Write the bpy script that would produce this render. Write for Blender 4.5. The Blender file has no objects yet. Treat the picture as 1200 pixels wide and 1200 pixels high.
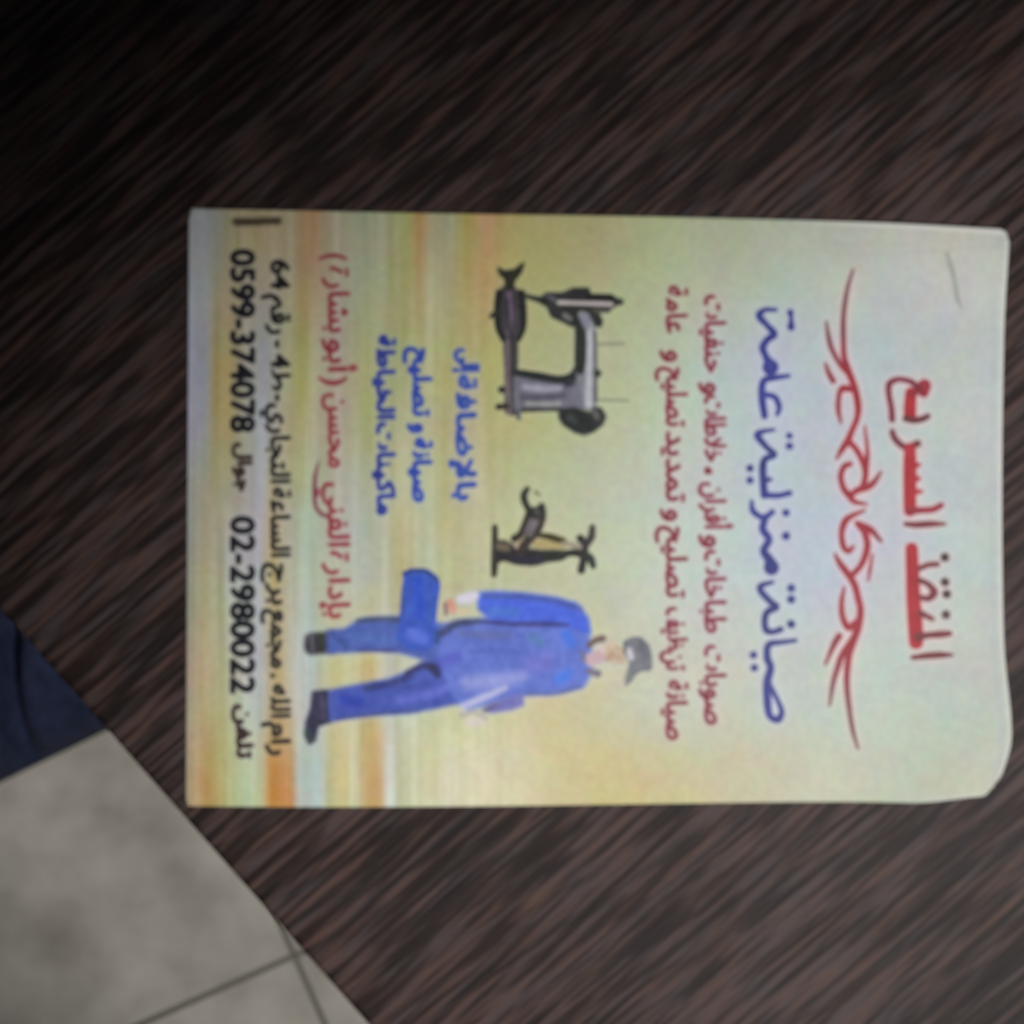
import bpy, math, random
import numpy as np
from mathutils import Vector

rng = np.random.default_rng(7)
sc = bpy.context.scene
COL = sc.collection

# ------------------------------------------------------------------ scale
# the printed card is about 148 x 105 mm; one unit of the drawing plan is 0.155 mm
S = 0.000155
CAM_H = 0.30


def W(px, py, z=0.0):
    return ((px - 600.0) * S, (600.0 - py) * S, z)


# ------------------------------------------------------------------ camera, world, lamps, exposure
cam = bpy.data.cameras.new("camera")
cam_ob = bpy.data.objects.new("camera", cam)
COL.objects.link(cam_ob)
cam_ob.location = (0, 0, CAM_H)
cam_ob.rotation_euler = (0, 0, 0)
cam.sensor_width = 36.0
cam.sensor_fit = 'HORIZONTAL'
cam.angle = 2 * math.atan(600.0 * S / CAM_H)
cam.clip_start = 0.01
cam.clip_end = 20.0
cam.dof.use_dof = True
cam.dof.focus_distance = 0.40
cam.dof.aperture_fstop = 13.0
sc.camera = cam_ob

world = bpy.data.worlds.new("World")
sc.world = world
world.use_nodes = True
bg = world.node_tree.nodes["Background"]
bg.inputs[0].default_value = (0.80, 0.90, 1.0, 1)
bg.inputs[1].default_value = 0.028


def area(name, loc, target, size, power, color):
    l = bpy.data.lights.new(name, 'AREA')
    l.shape = 'DISK'
    l.size = size
    l.energy = power
    l.color = color
    o = bpy.data.objects.new(name, l)
    COL.objects.link(o)
    o.location = loc
    d = Vector(target) - Vector(loc)
    o.rotation_euler = d.to_track_quat('-Z', 'Y').to_euler()
    return o


# added key spot, lower right; cone edge stands in for the upper left shadow
sp = bpy.data.lights.new("key_spot", 'SPOT')
sp.energy = 36.0
sp.color = (1.0, 0.985, 0.96)
sp.spot_size = math.radians(24.6)
sp.spot_blend = 0.5
sp.shadow_soft_size = 0.05
sp_ob = bpy.data.objects.new("key_spot", sp)
COL.objects.link(sp_ob)
sp_ob.location = (0.32, -0.24, 0.95)
sp_ob.rotation_euler = (Vector(W(1200, 1300)) - sp_ob.location).to_track_quat('-Z', 'Y').to_euler()
area("fill_light", (0.9, -0.5, 1.9), (0, 0, 0), 0.5, 0.25, (0.97, 0.98, 1.0))  # added unseen fill lamp, lifts the whole scene slightly

sc.view_settings.view_transform = 'Standard'
sc.view_settings.look = 'None'
sc.view_settings.exposure = 0.0
sc.view_settings.gamma = 1.0
sc.view_settings.use_curve_mapping = False
sc.cycles.use_denoising = True
sc.cycles.sample_clamp_indirect = 1.0

# ------------------------------------------------------------------ helpers
GAIN = 0.80          # how bright a white sheet comes out under these lamps


def lin(c):
    c = np.asarray(c, dtype=float) / 255.0
    return np.where(c <= 0.04045, c / 12.92, ((c + 0.055) / 1.055) ** 2.4)


def alb(c):
    return np.clip(lin(c) / GAIN, 0.002, 0.9)


def smooth(t):
    t = np.clip(t, 0, 1)
    return t * t * (3 - 2 * t)


def blur(a, sig):
    if sig <= 0:
        return a
    r = max(1, int(sig * 3))
    k = np.exp(-0.5 * (np.arange(-r, r + 1) / sig) ** 2)
    k /= k.sum()
    p = np.pad(a, ((r, r), (0, 0)), mode='edge')
    out = sum(k[i] * p[i:i + a.shape[0]] for i in range(2 * r + 1))
    p = np.pad(out, ((0, 0), (r, r)), mode='edge')
    return sum(k[i] * p[:, i:i + a.shape[1]] for i in range(2 * r + 1))


def spline(pts, step=0.8):
    """Catmull-Rom through (x, y, w)."""
    P = np.array(pts, float)
    if len(P) == 1:
        return P
    Q = np.vstack([2 * P[0] - P[1], P, 2 * P[-1] - P[-2]])
    out = []
    for i in range(1, len(Q) - 2):
        p0, p1, p2, p3 = Q[i - 1], Q[i], Q[i + 1], Q[i + 2]
        n = max(2, int(np.hypot(*(p2 - p1)[:2]) / step))
        for t in np.arange(n) / n:
            out.append(0.5 * ((2 * p1) + (-p0 + p2) * t + (2 * p0 - 5 * p1 + 4 * p2 - p3) * t * t
                              + (-p0 + 3 * p1 - 3 * p2 + p3) * t ** 3))
    out.append(P[-1])
    out = np.array(out)
    out[:, 2] = np.maximum(out[:, 2], 0.4)
    return out


def fnoise(x, y, seed, scale):
    """cheap smooth value noise in plan coordinates"""
    r = np.random.default_rng(seed)
    T = r.random((64, 64))
    fx, fy = x / scale, y / scale
    ix, iy = np.floor(fx).astype(int), np.floor(fy).astype(int)
    tx, ty = smooth(fx - ix), smooth(fy - iy)
    g = lambda a, b: T[a % 64, b % 64]
    return (g(ix, iy) * (1 - tx) + g(ix + 1, iy) * tx) * (1 - ty) + (g(ix, iy + 1) * (1 - tx) + g(ix + 1, iy + 1) * tx) * ty


# ------------------------------------------------------------------ the sheet: outline, curl and printed background
def bump(t, c, w):
    return np.exp(-((t - c) / w) ** 2)


def height(x, y):
    """how high the card's top face lies over the table (metres)"""
    u = (x - 220) / 955.0
    v = (y - 240) / 700.0
    h = 0.00055 + 0.0006 * smooth((u - 0.75) / 0.25) * (0.5 + 0.5 * np.cos(v * 7.0))
    h = h + 0.0022 * smooth((u - 0.80) / 0.2) * smooth((v - 0.72) / 0.28)
    h = h + 0.0024 * smooth((u - 0.62) / 0.3) * smooth((0.22 - v) / 0.22)
    h = h + 0.0005 * (0.5 + 0.5 * np.sin(u * 9.0 + v * 2.0)) * smooth(u * 6) * smooth((1 - u) * 6)
    return h


ROWS = {  # lower two rows hold some soft glare in the print colours
    262: [(220, (196, 200, 204)), (250, (190, 195, 196)), (272, (192, 176, 140)), (300, (198, 182, 142)), (340, (194, 186, 152)),
          (362, (186, 146, 100)), (372, (186, 150, 106)), (384, (190, 182, 148)), (420, (172, 184, 158)), (450, (180, 188, 150)),
          (478, (184, 186, 122)), (492, (192, 150, 100)), (505, (186, 182, 150)), (525, (182, 186, 156)), (545, (184, 174, 100)),
          (570, (200, 154, 112)), (592, (190, 172, 106)), (620, (184, 174, 116)), (650, (180, 172, 120)), (700, (176, 174, 128)),
          (780, (178, 184, 150)), (850, (176, 186, 156)), (930, (182, 190, 172)), (1040, (188, 190, 180)), (1180, (190, 190, 184))],
    450: [(220, (180, 184, 204)), (240, (172, 178, 190)), (252, (184, 168, 118)), (268, (192, 170, 112)), (290, (182, 180, 160)),
          (310, (178, 182, 196)), (330, (186, 182, 150)), (355, (184, 182, 110)), (375, (186, 182, 150)), (400, (186, 176, 160)),
          (430, (178, 180, 120)), (460, (178, 180, 136)), (490, (182, 186, 132)), (520, (180, 176, 124)), (545, (182, 170, 124)),
          (580, (178, 176, 116)), (640, (172, 180, 132)), (700, (178, 184, 148)), (760, (178, 188, 160)), (850, (178, 192, 190)),
          (920, (180, 192, 202)), (1000, (182, 192, 196)), (1080, (182, 190, 190)), (1180, (186, 190, 192))],
    650: [(220, (174, 174, 170)), (240, (176, 166, 126)), (262, (176, 180, 160)), (285, (182, 182, 186)), (305, (184, 184, 192)),
          (320, (194, 174, 116)), (338, (184, 180, 156)), (360, (176, 192, 168)), (395, (186, 188, 176)), (425, (174, 186, 176)),
          (450, (184, 186, 166)), (470, (190, 184, 146)), (500, (178, 184, 160)), (520, (182, 180, 140)), (545, (184, 184, 152)),
          (600, (182, 186, 152)), (660, (184, 188, 158)), (760, (186, 196, 180)), (850, (182, 194, 194)), (930, (182, 192, 206)),
          (1010, (184, 188, 204)), (1080, (182, 194, 198)), (1180, (184, 190, 186))],
    800: [(220, (180, 166, 150)), (238, (184, 166, 120)), (255, (186, 182, 140)), (275, (188, 190, 160)), (305, (186, 188, 190)),
          (325, (196, 168, 116)), (345, (186, 186, 168)), (365, (180, 194, 192)), (390, (196, 190, 140)), (412, (196, 190, 150)),
          (435, (192, 172, 112)), (455, (188, 190, 176)), (480, (190, 196, 176)), (520, (196, 196, 158)), (580, (196, 196, 152)),
          (640, (198, 190, 146)), (700, (194, 190, 156)), (760, (188, 196, 178)), (850, (188, 196, 176)), (930, (186, 194, 190)),
          (1080, (184, 194, 186)), (1180, (186, 192, 184))],
    930: [(220, (182, 168, 150)), (234, (186, 152, 108)), (246, (172, 138, 84)), (256, (188, 172, 122)), (272, (182, 184, 140)),
          (290, (178, 190, 160)), (306, (190, 192, 160)), (318, (196, 138, 76)), (340, (194, 138, 78)), (352, (178, 190, 180)),
          (374, (176, 194, 190)), (388, (194, 194, 152)), (402, (200, 184, 126)), (418, (190, 190, 150)), (432, (194, 166, 112)),
          (446, (188, 156, 104)), (456, (198, 202, 192)), (474, (190, 190, 156)), (500, (206, 204, 170)), (540, (212, 206, 178)),
          (600, (208, 198, 166)), (660, (198, 184, 142)), (720, (192, 178, 132)), (790, (188, 180, 140)), (860, (192, 186, 158)),
          (960, (192, 190, 168)), (1060, (186, 192, 174)), (1180, (190, 190, 172))],
}
ROWS = {k: ([p for p, _ in v], np.array([c for _, c in v], float)) for k, v in ROWS.items()}
ROW_Y = sorted(ROWS)
for _k in ROW_Y:      # calm the bands a little towards their local mean
    _x, _c = ROWS[_k]
    _m = np.array([[np.average(_c[:, i], weights=np.exp(-((np.array(_x) - q) / 70.0) ** 2)) for i in range(3)] for q in _x])
    ROWS[_k] = (_x, _m + (_c - _m) * (0.8 if _k < 400 else 0.95))


def paper_rgb(x, y):
    """the printed background (display RGB 0-255 under full light)"""
    shp = x.shape
    x, y = x.ravel(), y.ravel()
    prof = []
    for k in ROW_Y:
        xs, cs = ROWS[k]
        prof.append(np.stack([np.interp(x, xs, cs[:, i]) for i in range(3)], 1))
    prof = np.array(prof)
    yy = np.clip(y, ROW_Y[0], ROW_Y[-1])
    j = np.clip(np.searchsorted(ROW_Y, yy, side='right') - 1, 0, len(ROW_Y) - 2)
    t = smooth((yy - np.array(ROW_Y)[j]) / (np.array(ROW_Y)[j + 1] - np.array(ROW_Y)[j]))[:, None]
    idx = np.arange(len(x))
    c = prof[j, idx] * (1 - t) + prof[j + 1, idx] * t
    # fine motion-blur streaks along the short side of the card, strong in the left half
    fade = (1 - smooth((x - 470) / 190))[:, None]
    s = (fnoise(x * 1.0, y * 0.05, 11, 9.0) - 0.5)[:, None]
    s2 = (fnoise(x * 1.0, y * 0.03, 12, 4.0) - 0.5)[:, None]
    c = c + fade * (s * np.array([16, 18, 28]) + s2 * np.array([14, 15, 20]))
    # blotchy offset print
    for sd, sz, am in ((21, 70, 7), (22, 24, 6), (23, 9, 5)):
        c = c + (np.stack([fnoise(x, y, sd + 10 * i, sz) for i in range(3)], 1) - 0.5) * am
    c = c + (fnoise(x, y, 77, 5.0)[:, None] - 0.5) * 9
    c = c * (1 - 0.04 * smooth((x - 780) / 180))[:, None]
    return np.clip(c, 0, 255).reshape(shp + (3,))


HALO = None   # printed pale outline round the lettering, filled in below


def halo_at(c, x, y):
    if HALO is None:
        return c
    for (x0, y0, st, A, col, am) in HALO:
        ix = np.clip(((x - x0) / st).astype(int), 0, A.shape[1] - 1)
        iy = np.clip(((y - y0) / st).astype(int), 0, A.shape[0] - 1)
        inside = (x >= x0) & (y >= y0) & (x < x0 + st * A.shape[1]) & (y < y0 + st * A.shape[0])
        a = (A[iy, ix] * inside * am)[..., None]
        c = c * (1 - a) + np.array(col, float) * a
    return c


def ink_material(name, rough, spec):
    m = bpy.data.materials.new(name)
    m.use_nodes = True
    nt = m.node_tree
    b = nt.nodes["Principled BSDF"]
    at = nt.nodes.new("ShaderNodeAttribute")
    at.attribute_name = "print"
    nz = nt.nodes.new("ShaderNodeTexNoise")
    nz.inputs["Scale"].default_value = 1700
    nz.inputs["Detail"].default_value = 3
    mr = nt.nodes.new("ShaderNodeMapRange")
    mr.inputs["To Min"].default_value = 0.90
    mr.inputs["To Max"].default_value = 1.10
    mx = nt.nodes.new("ShaderNodeVectorMath")
    mx.operation = 'SCALE'
    nt.links.new(nz.outputs["Fac"], mr.inputs["Value"])
    nt.links.new(at.outputs["Color"], mx.inputs[0])
    nt.links.new(mr.outputs["Result"], mx.inputs["Scale"])
    nt.links.new(mx.outputs["Vector"], b.inputs["Base Color"])
    b.inputs["Roughness"].default_value = rough
    b.inputs["Specular IOR Level"].default_value = spec
    return m


M_PRINT = ink_material("printed_card", 0.5, 0.25)


def link(name, me, parent=None):
    o = bpy.data.objects.new(name, me)
    COL.objects.link(o)
    if parent:
        o.parent = parent
    return o


def mesh_from(name, verts, faces, colors=None, mat=None, parent=None, shade=True):
    me = bpy.data.meshes.new(name)
    me.from_pydata([tuple(v) for v in verts], [], [tuple(f) for f in faces])
    if colors is not None:
        a = me.color_attributes.new("print", 'FLOAT_COLOR', 'POINT')
        buf = np.ones((len(verts), 4), np.float32)
        buf[:, :3] = colors
        a.data.foreach_set("color", buf.ravel())
    if mat:
        me.materials.append(mat)
    if shade:
        me.polygons.foreach_set("use_smooth", [True] * len(me.polygons))
    me.update()
    return link(name, me, parent)


# ------------------------------------------------------------------ a small 2-D print shop: shapes become a flat ink film on the card
class Ink:
    def __init__(self, x0, y0, x1, y1, st=0.8):
        self.x0, self.y0, self.st = x0, y0, st
        self.fat = 0.0
        self.X, self.Y = np.meshgrid(np.arange(x0, x1 + st, st), np.arange(y0, y1 + st, st))
        self.rgb = np.zeros(self.X.shape + (3,))
        self.A = np.zeros(self.X.shape)

    def comp(self, a, col):
        a3 = a[..., None]
        newA = a + self.A * (1 - a)
        safe = np.maximum(newA, 1e-6)[..., None]
        self.rgb = (np.array(col, float) * a3 + self.rgb * (self.A * (1 - a))[..., None]) / safe
        self.A = newA

    def stroke(self, pts, col, soft=1.6, op=1.0):
        pts = [p if len(p) == 3 else (p[0], p[1], 4) for p in pts]
        D = np.full(self.X.shape, 1e3)
        for x, y, w in spline(pts):
            w = w + self.fat
            r = w / 2 + 6
            i0 = max(0, int((y - r - self.y0) / self.st)); i1 = int((y + r - self.y0) / self.st) + 2
            j0 = max(0, int((x - r - self.x0) / self.st)); j1 = int((x + r - self.x0) / self.st) + 2
            if i1 <= 0 or j1 <= 0:
                continue
            d = np.hypot(self.X[i0:i1, j0:j1] - x, self.Y[i0:i1, j0:j1] - y) - w / 2
            D[i0:i1, j0:j1] = np.minimum(D[i0:i1, j0:j1], d)
        self.comp(smooth(0.5 - D / (2 * soft)) * op, col)

    def poly(self, pts, col, soft=1.6, op=1.0, curved=False):
        P = np.array(pts, float)
        if curved:
            P = spline([(a, b, 1) for a, b in list(pts) + [pts[0]]], 2.0)[:, :2]
        ins = np.zeros(self.X.shape, bool)
        for (xa, ya), (xb, yb) in zip(P, np.roll(P, -1, 0)):
            if ya == yb:
                continue
            c = ((ya > self.Y) != (yb > self.Y)) & (self.X < (xb - xa) * (self.Y - ya) / (yb - ya) + xa)
            ins ^= c
        a = ins.astype(float)
        if self.fat:
            a = (blur(a, self.fat * 0.8 / self.st) > 0.27).astype(float)
        self.comp(blur(a, soft / self.st) * op, col)

    def glow(self, x, y, rx, ry, col, op=1.0, inside=True):
        a = np.exp(-(((self.X - x) / rx) ** 2 + ((self.Y - y) / ry) ** 2)) * op
        if inside:
            self.rgb = self.rgb * (1 - a[..., None]) + np.array(col, float) * a[..., None]
        else:
            self.comp(a, col)

    def tris(self, T, col, grow=0.0, soft=0.7, op=1.0):
        """T: n x 3 x 2 triangles in plan coordinates"""
        st = self.st / 2
        n, m = self.X.shape[0] * 2, self.X.shape[1] * 2
        m_ = np.zeros((n, m))
        for t in T:
            lo, hi = t.min(0), t.max(0)
            j0 = max(0, int((lo[0] - self.x0) / st)); j1 = min(m, int((hi[0] - self.x0) / st) + 2)
            i0 = max(0, int((lo[1] - self.y0) / st)); i1 = min(n, int((hi[1] - self.y0) / st) + 2)
            if j1 <= j0 or i1 <= i0:
                continue
            gx, gy = np.meshgrid(self.x0 + st * np.arange(j0, j1), self.y0 + st * np.arange(i0, i1))
            (ax, ay), (bx, by), (cx, cy) = t
            d1 = (bx - ax) * (gy - ay) - (by - ay) * (gx - ax)
            d2 = (cx - bx) * (gy - by) - (cy - by) * (gx - bx)
            d3 = (ax - cx) * (gy - cy) - (ay - cy) * (gx - cx)
            ok = ((d1 >= 0) & (d2 >= 0) & (d3 >= 0)) | ((d1 <= 0) & (d2 <= 0) & (d3 <= 0))
            m_[i0:i1, j0:j1] = np.maximum(m_[i0:i1, j0:j1], ok)
        if grow > 0:
            m_ = (blur(m_, grow / st) > 0.16).astype(float)
        m_ = m_[0::2, 0::2] * 0.25 + m_[1::2, 0::2] * 0.25 + m_[0::2, 1::2] * 0.25 + m_[1::2, 1::2] * 0.25
        self.comp(np.clip(blur(m_, soft / self.st), 0, 1) * op, col)

    def halo(self, col, amount, sig):
        a = np.clip(blur(self.A, sig / self.st) * 1.6, 0, 1)
        HALOS.append((self.x0, self.y0, self.st, a, col, amount))

    def build(self, name, parent, lift=0.00003, cut=0.16, label=None, grain=10, fringe=True):
        A, X, Y = self.A, self.X, self.Y
        cell = np.maximum.reduce([A[:-1, :-1], A[1:, :-1], A[:-1, 1:], A[1:, 1:]]) > cut
        use = np.zeros(A.shape, bool)
        use[:-1, :-1] |= cell; use[1:, :-1] |= cell; use[:-1, 1:] |= cell; use[1:, 1:] |= cell
        idx = np.full(A.shape, -1)
        idx[use] = np.arange(use.sum())
        x, y = X[use], Y[use]
        base = halo_at(paper_rgb(x, y), x, y)
        rgb = self.rgb[use] + (fnoise(x, y, 5, 6.0)[:, None] - 0.5) * grain * 1.6 + (fnoise(x, y, 6, 17.0)[:, None] - 0.5) * grain
        a = np.clip(A[use], 0, 1)[:, None]
        if not fringe:
            a = np.ones_like(a)
        c = alb(np.clip(base * (1 - a) + np.clip(rgb, 4, 255) * a, 3, 255))
        v = np.stack([(x - 600) * S, (600 - y) * S, height(x, y) + lift], 1)
        i, j = np.nonzero(cell)
        f = np.stack([idx[i, j], idx[i + 1, j], idx[i + 1, j + 1], idx[i, j + 1]], 1)
        o = mesh_from(name, v.tolist(), f.tolist(), c, M_PRINT, parent)
        if label:
            o["label"] = label
        return o


HALOS = []

# ------------------------------------------------------------------ Arabic lettering from Blender's own fonts
FORMS = {}
for ch, code, two in (("ا", 0xFE8D, 1), ("أ", 0xFE83, 1), ("إ", 0xFE87, 1), ("ب", 0xFE8F, 0), ("ة", 0xFE93, 1), ("ت", 0xFE95, 0),
                      ("ج", 0xFE9D, 0), ("ح", 0xFEA1, 0), ("خ", 0xFEA5, 0), ("د", 0xFEA9, 1), ("ر", 0xFEAD, 1), ("ز", 0xFEAF, 1),
                      ("س", 0xFEB1, 0), ("ش", 0xFEB5, 0), ("ص", 0xFEB9, 0), ("ض", 0xFEBD, 0), ("ط", 0xFEC1, 0), ("ع", 0xFEC9, 0),
                      ("غ", 0xFECD, 0), ("ف", 0xFED1, 0), ("ق", 0xFED5, 0), ("ك", 0xFED9, 0), ("ل", 0xFEDD, 0), ("م", 0xFEE1, 0),
                      ("ن", 0xFEE5, 0), ("ه", 0xFEE9, 0), ("و", 0xFEED, 1), ("ى", 0xFEEF, 1), ("ي", 0xFEF1, 0)):
    FORMS[ch] = (code, bool(two))
LIG = {"لا": (0xFEFB, True), "لأ": (0xFEF7, True), "لإ": (0xFEF9, True)}


def shape_word(w):
    g = []
    i = 0
    while i < len(w):
        if w[i:i + 2] in LIG:
            g.append(LIG[w[i:i + 2]] + (True,)); i += 2
        elif w[i] in FORMS:
            g.append(FORMS[w[i]] + (True,)); i += 1
        else:
            g.append((ord(w[i]), True, False)); i += 1
    out = []
    for k, (code, two, arab) in enumerate(g):
        if not arab:
            out.append(chr(code)); continue
        prev = k > 0 and g[k - 1][2] and not g[k - 1][1]
        nxt = k + 1 < len(g) and g[k + 1][2] and not two
        out.append(chr(code + (1 if prev and not nxt else 2 if nxt and not prev else 3 if nxt and prev else 0)))
    return "".join(reversed(out))


def glyph_tris(body, spacing=1.0):
    c = bpy.data.curves.new("lettering", 'FONT')
    c.body = body
    c.resolution_u = 3
    c.space_character = spacing
    o = bpy.data.objects.new("lettering", c)
    COL.objects.link(o)
    dg = bpy.context.evaluated_depsgraph_get()
    me = bpy.data.meshes.new_from_object(o.evaluated_get(dg))
    me.calc_loop_triangles()
    co = np.array([v.co[:2] for v in me.vertices])
    T = np.array([[co[i] for i in t.vertices] for t in me.loop_triangles])
    bpy.data.objects.remove(o)
    bpy.data.curves.remove(c)
    bpy.data.meshes.remove(me)
    return T


def set_word(ink, word, ya, yb, base, size, col, grow=0.5, soft=0.7, op=1.0, slant=0.0):
    """a word standing on the line x = base, running from plan row ya to yb (text is turned a quarter clockwise)"""
    arab = any(ch in FORMS for ch in word)
    T = glyph_tris(shape_word(word) if arab else word)
    if len(T) == 0:
        return
    lo, hi = T[..., 0].min(), T[..., 0].max()
    P = np.empty_like(T)
    P[..., 0] = base + T[..., 1] * size
    P[..., 1] = ya + (T[..., 0] - lo) / (hi - lo) * (yb - ya) + T[..., 1] * slant * size
    ink.tris(P, col, grow, soft, op)


# ------------------------------------------------------------------ setting materials
def wood_material():
    m = bpy.data.materials.new("dark_wenge_wood")
    m.use_nodes = True
    nt = m.node_tree
    b = nt.nodes["Principled BSDF"]
    tc = nt.nodes.new("ShaderNodeTexCoord")
    mp = nt.nodes.new("ShaderNodeMapping")
    mp.inputs["Rotation"].default_value = (0, 0, math.radians(-41))
    nt.links.new(tc.outputs["Object"], mp.inputs["Vector"])

    def noise(sx, sy, detail, dist=0.0):
        s = nt.nodes.new("ShaderNodeMapping")
        s.inputs["Scale"].default_value = (sx, sy, 1)
        nt.links.new(mp.outputs["Vector"], s.inputs["Vector"])
        n = nt.nodes.new("ShaderNodeTexNoise")
        n.inputs["Scale"].default_value = 1.0
        n.inputs["Detail"].default_value = detail
        n.inputs["Distortion"].default_value = dist
        nt.links.new(s.outputs["Vector"], n.inputs["Vector"])
        return n.outputs["Fac"]
    a = noise(44, 800, 5, 0.3)
    c = noise(90, 1900, 4, 0.3)
    d = noise(14, 60, 2)
    ad = nt.nodes.new("ShaderNodeMath"); ad.operation = 'MULTIPLY_ADD'
    nt.links.new(c, ad.inputs[0]); ad.inputs[1].default_value = 0.45
    nt.links.new(a, ad.inputs[2])
    ad2 = nt.nodes.new("ShaderNodeMath"); ad2.operation = 'MULTIPLY_ADD'
    nt.links.new(d, ad2.inputs[0]); ad2.inputs[1].default_value = 0.35
    nt.links.new(ad.outputs[0], ad2.inputs[2])
    r = nt.nodes.new("ShaderNodeValToRGB")
    r.color_ramp.elements[0].position = 0.66
    r.color_ramp.elements[0].color = (0.009, 0.0065, 0.006, 1)
    r.color_ramp.elements[1].position = 1.18
    r.color_ramp.elements[1].color = (0.080, 0.056, 0.053, 1)
    e = r.color_ramp.elements.new(0.86)
    e.color = (0.024, 0.016, 0.0145, 1)
    nt.links.new(ad2.outputs[0], r.inputs["Fac"])
    hue = noise(70, 420, 3, 0.5)
    hr = nt.nodes.new("ShaderNodeValToRGB")
    hr.color_ramp.elements[0].position = 0.36
    hr.color_ramp.elements[0].color = (0.90, 0.95, 1.04, 1)
    hr.color_ramp.elements[1].position = 0.66
    hr.color_ramp.elements[1].color = (1.22, 0.97, 0.84, 1)
    nt.links.new(hue, hr.inputs["Fac"])
    ml = nt.nodes.new("ShaderNodeVectorMath"); ml.operation = 'MULTIPLY'
    nt.links.new(r.outputs["Color"], ml.inputs[0])
    nt.links.new(hr.outputs["Color"], ml.inputs[1])
    nt.links.new(ml.outputs["Vector"], b.inputs["Base Color"])
    b.inputs["Roughness"].default_value = 0.5
    b.inputs["Specular IOR Level"].default_value = 0.12
    bp = nt.nodes.new("ShaderNodeBump")
    bp.inputs["Strength"].default_value = 0.35
    bp.inputs["Distance"].default_value = 0.0004
    nt.links.new(ad.outputs[0], bp.inputs["Height"])
    nt.links.new(bp.outputs["Normal"], b.inputs["Normal"])
    return m


def plain(name, c0, c1, scale, rough, bump=0.0, dist=0.001):
    m = bpy.data.materials.new(name)
    m.use_nodes = True
    nt = m.node_tree
    b = nt.nodes["Principled BSDF"]
    tc = nt.nodes.new("ShaderNodeTexCoord")
    n = nt.nodes.new("ShaderNodeTexNoise")
    n.inputs["Scale"].default_value = scale
    n.inputs["Detail"].default_value = 5
    nt.links.new(tc.outputs["Object"], n.inputs["Vector"])
    r = nt.nodes.new("ShaderNodeValToRGB")
    r.color_ramp.elements[0].position = 0.3
    r.color_ramp.elements[1].position = 0.7
    r.color_ramp.elements[0].color = (*c0, 1)
    r.color_ramp.elements[1].color = (*c1, 1)
    nt.links.new(n.outputs["Fac"], r.inputs["Fac"])
    nt.links.new(r.outputs["Color"], b.inputs["Base Color"])
    b.inputs["Roughness"].default_value = rough
    if bump:
        bp = nt.nodes.new("ShaderNodeBump")
        bp.inputs["Strength"].default_value = bump
        bp.inputs["Distance"].default_value = dist
        nt.links.new(n.outputs["Fac"], bp.inputs["Height"])
        nt.links.new(bp.outputs["Normal"], b.inputs["Normal"])
    return m


def add_joints(m, px, py, rot):
    """grout lines between square tiles"""
    nt = m.node_tree
    b = nt.nodes["Principled BSDF"]
    src = b.inputs["Base Color"].links[0].from_socket
    tc = nt.nodes.new("ShaderNodeTexCoord")
    mp = nt.nodes.new("ShaderNodeMapping")
    mp.vector_type = 'TEXTURE'
    mp.inputs["Location"].default_value = (px, py, 0)
    mp.inputs["Rotation"].default_value = (0, 0, rot)
    nt.links.new(tc.outputs["Object"], mp.inputs["Vector"])
    bk = nt.nodes.new("ShaderNodeTexBrick")
    bk.offset = 0.0
    bk.inputs["Scale"].default_value = 1.0
    bk.inputs["Brick Width"].default_value = 0.33
    bk.inputs["Row Height"].default_value = 0.33
    bk.inputs["Mortar Size"].default_value = 0.0016
    bk.inputs["Mortar Smooth"].default_value = 0.3
    nt.links.new(mp.outputs["Vector"], bk.inputs["Vector"])
    mx = nt.nodes.new("ShaderNodeMix")
    mx.data_type = 'RGBA'
    nt.links.new(bk.outputs["Fac"], mx.inputs["Factor"])
    nt.links.new(src, mx.inputs["A"])
    mx.inputs["B"].default_value = (0.16, 0.145, 0.12, 1)
    nt.links.new(mx.outputs["Result"], b.inputs["Base Color"])


M_WOOD = wood_material()
M_FLOOR = plain("pale_floor_tile", (0.36, 0.33, 0.275), (0.66, 0.62, 0.545), 30, 0.45, 0.3, 0.002)
M_CLOTH = plain("navy_cloth", (0.008, 0.014, 0.042), (0.022, 0.033, 0.090), 160, 0.9, 0.9, 0.003)

# ------------------------------------------------------------------ large structure: floor, table
FLOOR_Z = -0.45
kz = (CAM_H - FLOOR_Z) / CAM_H
add_joints(M_FLOOR, (345 - 600) * S * kz, (600 - 1120) * S * kz, math.radians(24))
n = 2.0
fl = mesh_from("floor", [(-n, -n, FLOOR_Z), (n, -n, FLOOR_Z), (n, n, FLOOR_Z), (-n, n, FLOOR_Z)], [(0, 1, 2, 3)], None, M_FLOOR, None, False)
fl["kind"] = "structure"

# table top: a slab whose one edge runs slantwise past the card's lower left corner
e0 = Vector((-600 + 0, 600 - 716, 0)) * S
e1 = Vector((-600 + 196, 600 - 937, 0)) * S
ed = (e1 - e0).normalized()
nr = Vector((-ed.y, ed.x, 0))            # into the table
if nr.x < 0:
    nr = -nr
mid = (e0 + e1) / 2


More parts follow.
